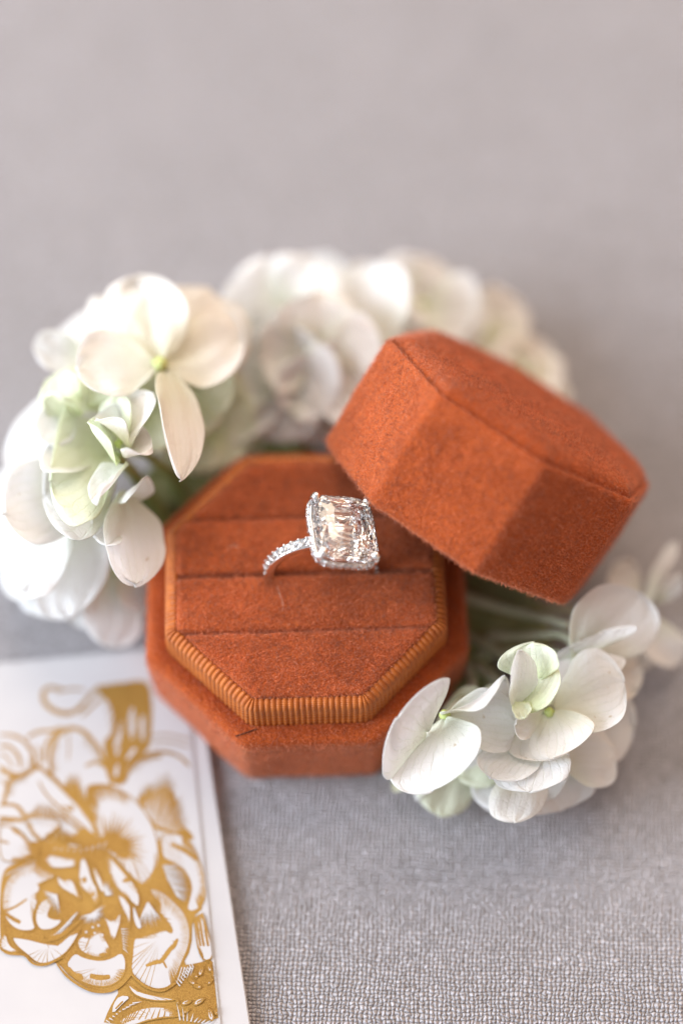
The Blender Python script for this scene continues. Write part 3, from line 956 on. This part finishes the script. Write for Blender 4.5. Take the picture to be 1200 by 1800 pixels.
def tube(name, pts, rad, n=8, closed=False, cap=True):
    """round bar along points; rad one number or one for each point"""
    vs, fs = [], []
    pts = [Vector(p) for p in pts]
    m = len(pts)
    ref = None
    for i, p in enumerate(pts):
        a = pts[(i - 1) % m] if (closed or i > 0) else p
        b = pts[(i + 1) % m] if (closed or i < m - 1) else p
        t = (b - a).normalized()
        if ref is None: ref = t.orthogonal().normalized()
        ref = (ref - t * ref.dot(t)).normalized()
        bi = t.cross(ref)
        r = rad[i] if isinstance(rad, (list, tuple)) else rad
        for k in range(n):
            c_ = 2 * math.pi * k / n
            vs.append(p + (ref * math.cos(c_) + bi * math.sin(c_)) * r)
    for i in range(m if closed else m - 1):
        for k in range(n):
            fs.append((i * n + k, i * n + (k + 1) % n, ((i + 1) % m) * n + (k + 1) % n, ((i + 1) % m) * n + k))
    if cap and not closed:
        fs.append(tuple(range(n))[::-1]); fs.append(tuple((m - 1) * n + k for k in range(n)))
    return mesh(name, vs, fs)
# basket: a gallery rail under the girdle set with small stones, four claw prongs
rail = obj('gallery_rail', tube('gallery_rail', [(x, y, ZG - .115) for x, y, z in cushion_pts(48, .99, 0)], .034, 8, True), M_METAL, ring)
rail2 = obj('base_rail', tube('base_rail', [(x, y, ZG - .36) for x, y, z in cushion_pts(40, .50, 0)], .03, 6, True), M_METAL, ring)
per = cushion_pts(400, 1.03, 0)
L_ = [0]
for i in range(400): L_.append(L_[-1] + math.dist(per[i][:2], per[(i + 1) % 400][:2]))
nst = 30
for k in range(nst):
    d = L_[-1] * (k + .5) / nst
    i = next(j for j in range(400) if L_[j + 1] >= d)
    x, y, _ = per[i]
    x2, y2, _ = per[(i + 1) % 400]
    n_ = Vector((y2 - y, x - x2, 0)).normalized()
    q = n_.to_track_quat('Z', 'Y').to_matrix().to_4x4()
    put('halo_stone', gem_me, rail, Matrix.Translation((x + n_.x * .028, y + n_.y * .028, ZG - .115)) @ q @ Matrix.Scale(.076, 4))
    i2 = next(j for j in range(400) if L_[j + 1] >= (d + L_[-1] * .5 / nst) % L_[-1])
    x3, y3, _ = per[i2]
    for dz in (.05, -.05):
        put('bead', bead, rail, Matrix.Translation((x3 * 1.045, y3 * 1.04, ZG - .115 + dz)) @ Matrix.Scale(.020, 4))
for sx in (-1, 1):
    for sy in (-1, 1):
        cx_, cy_ = sx * SW * .885, sy * SL * .89
        cx_, cy_ = cx_ * TWC - cy_ * TWS, cx_ * TWS + cy_ * TWC
        pr = obj('prong', tube('prong', [(sx * .12, sy * .10, RR - .08), (sx * .27, sy * .30, RR + .0), (cx_ * .95, cy_ * .95, ZG - .2), (cx_ * 1.04, cy_ * 1.04, ZG - .06), (cx_ * 1.03, cy_ * 1.03, ZG + .03), (cx_ * .97, cy_ * .97, ZG + .075)], [.035, .04, .042, .045, .05, .045], 8), M_METAL, ring)
        put('prong_tip', bead, pr, Matrix.Translation((cx_ * .97, cy_ * .97, ZG + .075)) @ Matrix.Scale(.082, 4))

# ------------------------------------------------------------------ hydrangeas
prnd = random.Random(21)
def petal(B, T, Sd, mat, parent, cup=.22, curl=0., bow=0., ruf=.13, seed=None, ns=16, nt=14, thick=.013, peak=1.22, full=.47):
    seed = prnd.uniform(0, 99) if seed is None else seed
    A_ = T - B
    L = A_.length
    Sv = Sd - (B + A_ * .55)
    N = A_.cross(Sv).normalized()
    if N.dot(CAMP - B) < 0: N = -N
    W_ = Sv.length
    vs, fs, uv = [], [], []
    for i in range(ns + 1):
        s = .5 - .5 * math.cos(math.pi * i / ns)
        sp = abs(2 * min(s ** peak, 1) - 1)
        w_ = max(0, 1 - sp ** (2.0 + .4 / full)) ** .55 * (.42 + .58 * min(1, s / .45) ** .8) + .08 * (1 - s)
        for j in range(nt + 1):
            t = j / nt * 2 - 1
            e = 1 + (.05 * noise.noise(Vector((seed, s * 4, t * 2))) + .045 * noise.noise(Vector((seed + 5, s * 11, math.copysign(3, t))))) * abs(t)
            x = w_ * t * e
            tipn = L * (.05 * noise.noise(Vector((t * 3.0 + seed, 3, 0))) + .05 * noise.noise(Vector((t * 9.0 + seed, 9, 0)))) * s ** 4
            q = B + A_ * s + Sv * x
            q += A_.normalized() * tipn
            rip = ruf * (abs(t) ** 2 * .8 + s ** 3 * .6) * noise.noise(Vector((s * 3.2 + seed, t * 2.6, 1)))
            rip += .035 * L * noise.noise(Vector((s * 2 + seed, t * 1.5, 6))) + .03 * noise.noise(Vector((s * 5 + seed, t * 6, 11))) * abs(t)
            rip += .020 * W_ * math.sin(t * 9 + seed) * s * (1 - .4 * s)
            crease = -.06 * W_ * math.exp(-(t * 5) ** 2) * (1 - s)
            q += N * (cup * W_ * x * x + curl * L * s * s * s + bow * L * math.sin(math.pi * s) + rip + crease)
            if q.z < .04: q.z = .04 + .02 * abs(t)
            vs.append(q); uv.append((s, j / nt))
    M = nt + 1
    for i in range(ns):
        for j in range(nt):
            fs.append((i * M + j, i * M + j + 1, (i + 1) * M + j + 1, (i + 1) * M + j))
    o = obj('petal', mesh('petal', vs, fs, uv), mat, parent)
    sd = o.modifiers.new('thickness', 'SOLIDIFY')
    sd.thickness = thick; sd.offset = 0
    sb = o.modifiers.new('smooth', 'SUBSURF')
    sb.levels = sb.render_levels = 1
    return o
eye_me = None
def floret(parent, C, n=None, r=.11, bud=M_EYE):
    """a floret: its small green eye is the mesh, petals are its children"""
    bm = bmesh.new()
    bmesh.ops.create_icosphere(bm, subdivisions=2, radius=r)
    for v in bm.verts:
        v.co *= 1 + .18 * math.cos(4 * math.atan2(v.co.y, v.co.x)) * (1 if v.co.z > 0 else 0)
        v.co.z *= .85
        v.co += C
    me = bpy.data.meshes.new('floret'); bm.to_mesh(me); bm.free()
    return obj('floret', me, bud, parent)
def stem(parent, pts, r0, r1, mat=None, name='stem'):
    pts = [Vector(p) for p in pts]
    for _ in range(3):
        q = [pts[0]]
        for i in range(len(pts) - 1): q += [pts[i].lerp(pts[i + 1], .25), pts[i].lerp(pts[i + 1], .75)]
        q.append(pts[-1]); pts = q
    n = len(pts)
    rad = [(r0 + (r1 - r0) * i / (n - 1)) * (1 + .12 * noise.noise(pts[i] * 2)) for i in range(n)]
    return obj(name, tube(name, pts, rad, 8), mat or M_STEM, parent)
def auto(parent, C, nrm, rad, rot=0., mat=None, lift=.25, k=4, r=.11, wf=.62, skip=()):
    nrm = Vector(nrm).normalized()
    X = nrm.orthogonal().normalized(); Y = nrm.cross(X)
    f = floret(parent, C, r=r)
    for i in range(k):
        if i in skip: continue
        a = rot + i * 2 * math.pi / k + prnd.uniform(-.15, .15)
        d = X * math.cos(a) + Y * math.sin(a)
        sd = nrm.cross(d)
        l = lift + prnd.uniform(-.15, .15) + (.08 if i % 2 else -.02)
        Rr = rad * prnd.uniform(.9, 1.1)
        B = C + d * .06
        T = C + (d + nrm * l).normalized() * Rr
        m = B.lerp(T, .55) + sd * Rr * wf * prnd.uniform(.92, 1.08) + nrm * .05 * Rr
        petal(B, T, m, mat or M_WHITE, f, cup=prnd.uniform(.05, .3), curl=prnd.uniform(-.18, .12), ruf=.17, ns=12, nt=10)
    return f
def flw(parent, c, petals, r=.10):
    C = P(*c)
    f = floret(parent, C, r=r)
    for pt in petals:
        b, t, sd = pt[:3]
        kw = dict(pt[3]) if len(pt) > 3 else {}
        mat = kw.pop('mat', M_WHITE)
        petal(P(*b), P(*t), P(*sd), mat, f, **kw)
    return f
TOCAM = (0, -.44, .9)
W_, C_, G_ = M_WHITE, M_CREAM, M_GREEN
# ---- right front sprig
s1 = empty('hydrangea_sprig', P(880, 1250, .0))
s1.location = (0, 0, 0)
tag(s1, 'white hydrangea sprig in focus at the front right corner of the box base', 'flower', 'white hydrangea sprigs tucked round the box')
flw(s1, (781, 1257, 2.0), [
    ((752, 1290, 2.05), (700, 1262, 2.75), (777, 1188, 2.85), dict(cup=.12, ruf=.06, full=.55, peak=1.)),
    ((781, 1262, 2.05), (757, 1386, 2.15), (846, 1305, 2.35), dict(cup=.12, curl=-.06, ruf=.07, full=.52)),
    ((787, 1258, 2.0), (908, 1275, 1.75), (852, 1212, 2.0), dict(cup=.35, ruf=.06)),
    ((775, 1256, 2.05), (885, 1188, 2.35), (820, 1208, 2.75), dict(cup=.5, bow=.10, ruf=.08)),
], .095)
flw(s1, (918, 1243, 2.2), [
    ((938, 1200, 2.35), (940, 1128, 2.75), (992, 1158, 2.8), dict(mat=G_, cup=.55, curl=.15, full=.5)),
    ((922, 1250, 2.3), (968, 1165, 2.55), (982, 1224, 2.6), dict(mat=G_, cup=.35, full=.5, peak=1.05)),
    ((902, 1246, 2.3), (922, 1148, 2.95), (888, 1192, 2.8), dict(cup=.5, curl=-.12, ruf=.05)),
    ((906, 1228, 2.35), (922, 1263, 2.4), (930, 1240, 2.35), dict(mat=G_, cup=.2)),
], .085)
flw(s1, (965, 1252, 1.85), [
    ((968, 1250, 1.85), (968, 1330, 2.0), (1042, 1275, 2.2), dict(mat=C_, cup=.05, curl=-.1, ruf=.13, full=.5)),
    ((975, 1248, 1.85), (1096, 1200, 2.0), (1062, 1290, 1.95), dict(cup=.25, ruf=.08, full=.5)),
    ((972, 1240, 1.8), (1040, 1150, 1.75), (1090, 1185, 1.9), dict(cup=.15, ruf=.06)),
    ((955, 1248, 1.8), (905, 1275, 2.1), (925, 1300, 2.0), dict(cup=.1, ruf=.08)),
], .09)
flw(s1, (940, 1305, 1.6), [
    ((935, 1300, 1.65), (862, 1368, 1.75), (850, 1318, 1.7), dict(cup=.1, ruf=.09, full=.5)),
    ((938, 1302, 1.62), (930, 1388, 1.75), (1002, 1345, 1.8), dict(cup=.1, curl=-.1, ruf=.12, full=.5)),
    ((925, 1335, 1.3), (902, 1446, 1.15), (962, 1392, 1.2), dict(mat=C_, cup=-.1, curl=.04, ruf=.07, full=.52)),
    ((960, 1320, 1.3), (1078, 1320, .95), (1045, 1385, .9), dict(cup=.1, ruf=.08, full=.52)),
    ((950, 1340, 1.1), (985, 1425, .65), (1040, 1365, .75), dict(cup=.1, ruf=.08)),
], .09)
flw(s1, (805, 1330, .9), [
    ((805, 1325, .95), (772, 1434, .35), (835, 1395, .5), dict(mat=G_, cup=-.1)),
    ((795, 1325, .95), (733, 1408, .5), (748, 1370, .6), dict(cup=.2)),
    ((785, 1320, 1.0), (690, 1375, .55), (722, 1382, .6), dict(mat=G_, cup=.1)),
    ((820, 1330, .9), (870, 1400, .45), (875, 1365, .5), dict(mat=G_, cup=.1)),
], .09)
flw(s1, (1012, 1165, 1.7), [
    ((1012, 1168, 1.7), (1122, 1040, 2.0), (1012, 1058, 2.2), dict(cup=.15, ruf=.08, full=.45)),
    ((1012, 1160, 1.7), (1060, 1110, 2.1), (1110, 1110, 2.1), dict(cup=.1, ruf=.06)),
    ((1060, 1180, 1.3), (1118, 1215, 1.1), (1112, 1170, 1.1), dict(mat=C_, cup=.1)),
], .09)
auto(s1, P(905, 1330, .85), (-.1, -.4, .8), .95, .4)
auto(s1, P(1005, 1270, .9), (.3, -.3, .8), 1.0, .9)
auto(s1, P(860, 1290, 1.0), (-.1, -.3, .9), .85, .2, M_GREEN)
for pts in ([(860, 1120, .5), (930, 1118, .9), (1000, 1112, 1.3), (1012, 1160, 1.6)], [(800, 1150, .5), (840, 1200, .9), (800, 1240, 1.6), (783, 1258, 1.95)], [(820, 1160, .4), (880, 1200, 1.1), (915, 1240, 2.1)], [(840, 1170, .4), (900, 1240, .9), (962, 1252, 1.75)]):
    stem(s1, [P(*p) for p in pts], .10, .055, M_PALE)
stem(s1, [P(700, 1010, .25), P(800, 1100, .35), P(850, 1180, .4), P(950, 1290, .5)], .17, .13)
for pts in ([(770, 1030, .9), (850, 1062, .7), (940, 1082, .9), (1000, 1100, 1.2)], [(790, 1110, .4), (850, 1130, .6), (900, 1165, .9), (935, 1200, 1.3)], [(760, 1180, .4), (850, 1150, .5), (950, 1140, .7), (1010, 1160, 1.4)]):
    stem(s1, [P(*p) for p in pts], .12, .07, M_PALE)
# ---- right rear sprig, out of focus beside the lid
s2 = empty('hydrangea_sprig')
tag(s2, 'shaded cream hydrangea floret by the right edge below the lid', 'flower', 'white hydrangea sprigs tucked round the box')
flw(s2, (1125, 1075, .9), [
    ((1128, 1072, .9), (1188, 955, 1.1), (1150, 1000, .9), dict(cup=.35, ruf=.06)),
    ((1130, 1075, .9), (1182, 1172, .4), (1195, 1120, .5), dict(cup=.2, ruf=.05)),
    ((1120, 1070, .9), (1080, 995, .7), (1120, 1005, .8), dict(mat=C_, cup=.2)),
    ((1115, 1080, .9), (1120, 1180, .45), (1150, 1140, .5), dict(mat=C_, cup=.2)),
    ((1150, 1060, .8), (1196, 1010, 1.3), (1185, 1045, .9), dict(cup=.3)),
])
stem(s2, [P(900, 1060, .3), P(1000, 1075, .4), P(1080, 1080, .6), P(1122, 1076, .85)], .11, .07, M_PALE)
# ---- left sprig
s3 = empty('hydrangea_sprig')
tag(s3, 'large white and green hydrangea bloom left of the box above the card', 'flower', 'white hydrangea sprigs tucked round the box')
flw(s3, (281, 640, 3.6), [
    ((281, 638, 3.55), (240, 494, 3.4), (330, 548, 3.6), dict(mat=C_, cup=.12, ruf=.24, full=.48)),
    ((290, 640, 3.55), (426, 590, 3.1), (375, 682, 3.35), dict(mat=C_, cup=.10, ruf=.22, full=.48)),
    ((276, 645, 3.65), (134, 645, 4.0), (200, 706, 4.05), dict(cup=.1, ruf=.26, full=.5)),
    ((292, 655, 3.65), (330, 824, 4.1), (270, 735, 4.15), dict(mat=C_, cup=.35, ruf=.20, curl=-.12, peak=.70, full=.62)),
    ((268, 642, 3.3), (150, 582, 2.9), (195, 535, 2.9), dict(mat=C_, cup=.1, ruf=.2)),
    ((290, 632, 3.4), (360, 508, 3.0), (420, 585, 2.9), dict(mat=C_, cup=.1, ruf=.22, full=.5)),
], .14)
flw(s3, (150, 705, 3.2), [
    ((155, 630, 3.0), (60, 607, 3.2), (105, 582, 3.3), dict(cup=.2)),
    ((140, 722, 3.3), (82, 668, 3.4), (135, 660, 3.5), dict(mat=G_, cup=.25, full=.5)),
    ((145, 728, 3.4), (78, 700, 3.7), (100, 735, 3.3), dict(mat=G_, cup=.5, full=.5)),
    ((155, 715, 3.3), (160, 650, 3.3), (205, 690, 3.4), dict(mat=G_, cup=.1)),
    ((130, 730, 3.3), (72, 770, 3.5), (75, 725, 3.5), dict(cup=.15, ruf=.1)),
])
flw(s3, (212, 780, 3.6), [
    ((214, 778, 3.6), (212, 694, 3.8), (242, 735, 3.9), dict(mat=G_, cup=.3, full=.5)),
    ((216, 790, 3.65), (262, 690, 4.05), (262, 755, 4.1), dict(cup=.3, curl=-.1)),
    ((228, 785, 3.7), (168, 735, 4.1), (195, 770, 4.4), dict(cup=.6, bow=.05)),
    ((208, 815, 3.7), (153, 743, 4.2), (180, 785, 4.5), dict(cup=.2, mat=G_)),
    ((218, 800, 3.6), (268, 790, 4.15), (236, 818, 4.35), dict(cup=.4)),
    ((225, 815, 3.6), (163, 882, 4.1), (200, 862, 4.3), dict(cup=.3)),
], .10)
flw(s3, (196, 815, 2.9), [
    ((204, 792, 2.95), (90, 846, 3.5), (150, 938, 3.45), dict(mat=G_, cup=.30, ruf=.12, full=.42, ns=18, nt=16)),
    ((204, 830, 2.75), (78, 872, 3.2), (150, 962, 3.1), dict(cup=.30, ruf=.10, full=.42)),
    ((190, 800, 2.9), (80, 790, 3.4), (95, 850, 3.4), dict(cup=.35, ruf=.1, full=.5)),
])
flw(s3, (120, 870, 2.3), [
    ((135, 860, 2.4), (8, 905, 3.3), (42, 815, 3.1), dict(cup=.18, ruf=.10, full=.48)),
    ((130, 880, 2.4), (40, 1040, 2.2), (110, 1010, 2.4), dict(cup=.1, ruf=.14, full=.5)),
    ((135, 880, 2.4), (125, 1085, 1.7), (62, 1020, 1.9), dict(cup=.05, ruf=.14, full=.5)),
    ((125, 850, 2.3), (45, 770, 2.0), (30, 840, 2.0), dict(cup=.2, ruf=.1)),
])
flw(s3, (212, 900, 2.6), [
    ((216, 862, 2.9), (238, 1026, 3.0), (176, 955, 3.35), dict(cup=.30, ruf=.08, full=.5)),
    ((206, 885, 2.8), (257, 838, 3.6), (215, 862, 3.6), dict(cup=.4, ruf=.06)),
    ((200, 905, 2.6), (165, 940, 3.3), (200, 970, 3.2), dict(cup=.3)),
])
flw(s3, (205, 1005, 1.4), [
    ((205, 1000, 1.5), (195, 1136, .75), (252, 1085, .9), dict(cup=.15, ruf=.1, full=.5)),
    ((200, 1005, 1.4), (150, 1070, 1.2), (165, 1020, 1.5), dict(cup=.2, ruf=.1)),
    ((208, 1005, 1.5), (256, 1062, 1.1), (256, 1010, 1.3), dict(cup=.2)),
])
auto(s3, P(70, 860, 1.6), (-.6, 0, .7), 1.15, .3)
auto(s3, P(110, 960, 1.2), (-.3, -.3, .8), 1.25, .9)
auto(s3, P(190, 1010, 1.0), (-.1, -.5, .8), 1.0, .2)
auto(s3, P(345, 740, 1.7), (.1, -.3, .8), 1.1, .5, M_GREEN)
auto(s3, P(395, 690, 1.6), (.1, -.2, .9), 1.15, .1)
auto(s3, P(320, 690, 2.4), (0, -.2, .9), 1.0, 1.0, M_GREEN)
auto(s3, P(185, 625, 2.3), (-.2, .1, .9), 1.0, .4)
auto(s3, P(335, 605, 2.4), (.1, .1, .9), 1.0, .8, M_CREAM)
auto(s3, P(425, 640, 1.3), (.1, -.1, .9), 1.05, .3)
auto(s3, P(385, 760, 1.2), (.1, -.4, .8), .85, .8, M_GREEN)
auto(s3, P(250, 730, 2.6), (.1, -.3, .9), .8, .2, M_GREEN)
auto(s3, P(120, 790, 2.2), (-.4, -.1, .8), 1.1, .1)
stem(s3, [P(330, 1010, .3), P(300, 930, .6), P(250, 850, 1.6), P(205, 800, 3.0)], .17, .09)
stem(s3, [P(335, 960, .3), P(310, 860, .8), P(300, 760, 2.0), P(281, 645, 3.5)], .14, .08)
stem(s3, [P(330, 980, .3), P(270, 920, .7), P(180, 890, 1.4), P(125, 870, 2.2)], .13, .08)
stem(s3, [P(350, 930, .4), P(320, 850, 1.2), P(250, 790, 2.6), P(215, 780, 3.5)], .12, .06)
stem(s3, [P(300, 960, .4), P(250, 960, .7), P(212, 910, 2.4)], .12, .07)
def leaf(parent, B, T, Sd, seed):
    o = petal(P(*B), P(*T), P(*Sd), M_LEAF, parent, cup=.2, curl=-.1, ruf=.05, seed=seed, peak=.95, full=.9, thick=.03)
    o.name = 'leaf'; o.data.name = 'leaf'
leaf(s3, (345, 960, .35), (235, 880, .9), (262, 960, .6), 3)
leaf(s3, (430, 830, .3), (255, 840, 1.1), (330, 890, .8), 8)
leaf(s1, (760, 1000, .3), (960, 1130, .5), (840, 1130, .25), 31)
leaf(s1, (750, 1150, .2), (880, 1215, .8), (800, 1215, .4), 36)
# ---- back sprig, strongly out of focus behind the box
s4 = empty('hydrangea_sprig')
tag(s4, 'blurred white hydrangea bloom behind the box between left bloom and lid', 'flower', 'white hydrangea sprigs tucked round the box')
flw(s4, (655, 640, 1.9), [
    ((655, 645, 1.9), (662, 462, 2.3), (722, 530, 2.4), dict(cup=.12, ruf=.1, full=.48)),
    ((650, 650, 1.9), (560, 540, 2.2), (610, 520, 2.3), dict(mat=C_, cup=.15, ruf=.1)),
    ((648, 655, 1.9), (560, 720, 2.0), (560, 640, 2.0), dict(cup=.15, ruf=.1)),
])
auto(s4, P(505, 560, 1.9), (-.2, -.3, .9), 1.25, .2)
auto(s4, P(560, 620, 2.2), (0, -.5, .8), 1.15, .9, M_CREAM)
auto(s4, P(500, 660, 1.9), (-.2, -.4, .8), 1.1, .5)
auto(s4, P(560, 690, 1.7), (.2, -.6, .7), .95, .1)
auto(s4, P(460, 640, 1.6), (-.4, -.3, .8), 1.05, .5, M_CREAM)
auto(s4, P(540, 548, 1.4), (0, .1, .9), 1.15, .7)
auto(s4, P(632, 540, 1.2), (0, .2, .9), 1.1, .3)
auto(s4, P(738, 536, 1.5), (.2, -.1, .9), 1.05, .5)
auto(s4, P(472, 580, 1.1), (-.4, 0, .8), 1.0, 1.1)
stem(s4, [P(520, 830, .3), P(530, 760, .6), P(560, 690, 1.4), P(600, 640, 1.8)], .17, .12)
stem(s4, [P(560, 830, .3), P(500, 770, .6), P(480, 700, 1.4), P(500, 660, 1.8)], .13, .09)
stem(s4, [P(600, 800, .3), P(640, 720, .7), P(655, 650, 1.8)], .13, .09)
leaf(s4, (560, 800, .3), (400, 770, .7), (480, 840, .5), 14)
# ---- far back sprig behind the lid
s5 = empty('hydrangea_sprig')
tag(s5, 'faint cream hydrangea florets half hidden behind the top of the lid', 'flower', 'white hydrangea sprigs tucked round the box')
auto(s5, P(850, 585, .9), (.2, 0, .9), .85, .2, M_CREAM)
auto(s5, P(785, 560, 1.3), (.1, 0, .9), .8, .6)
auto(s5, P(925, 650, .8), (.4, 0, .9), .75, .5, M_CREAM)
auto(s5, P(770, 570, .8), (.1, -.1, .9), .85, .2, M_GREEN)
auto(s5, P(950, 680, .5), (.5, 0, .8), .55, .1, M_CREAM)
stem(s5, [P(720, 720, .3), P(770, 640, .5), P(850, 570, .8)], .15, .1)
stem(s5, [P(760, 760, .3), P(850, 690, .4), P(935, 645, .7)], .13, .09)
# ------------------------------------------------------------------ velvet pile
fuzz(body, 110000, .038, 1)
fuzz(lbody, 140000, .038, 2)
fuzz(ltop, 80000, .036, 3)
for i, c_ in enumerate(cush): fuzz(c_, 40000, .034, 4 + i)
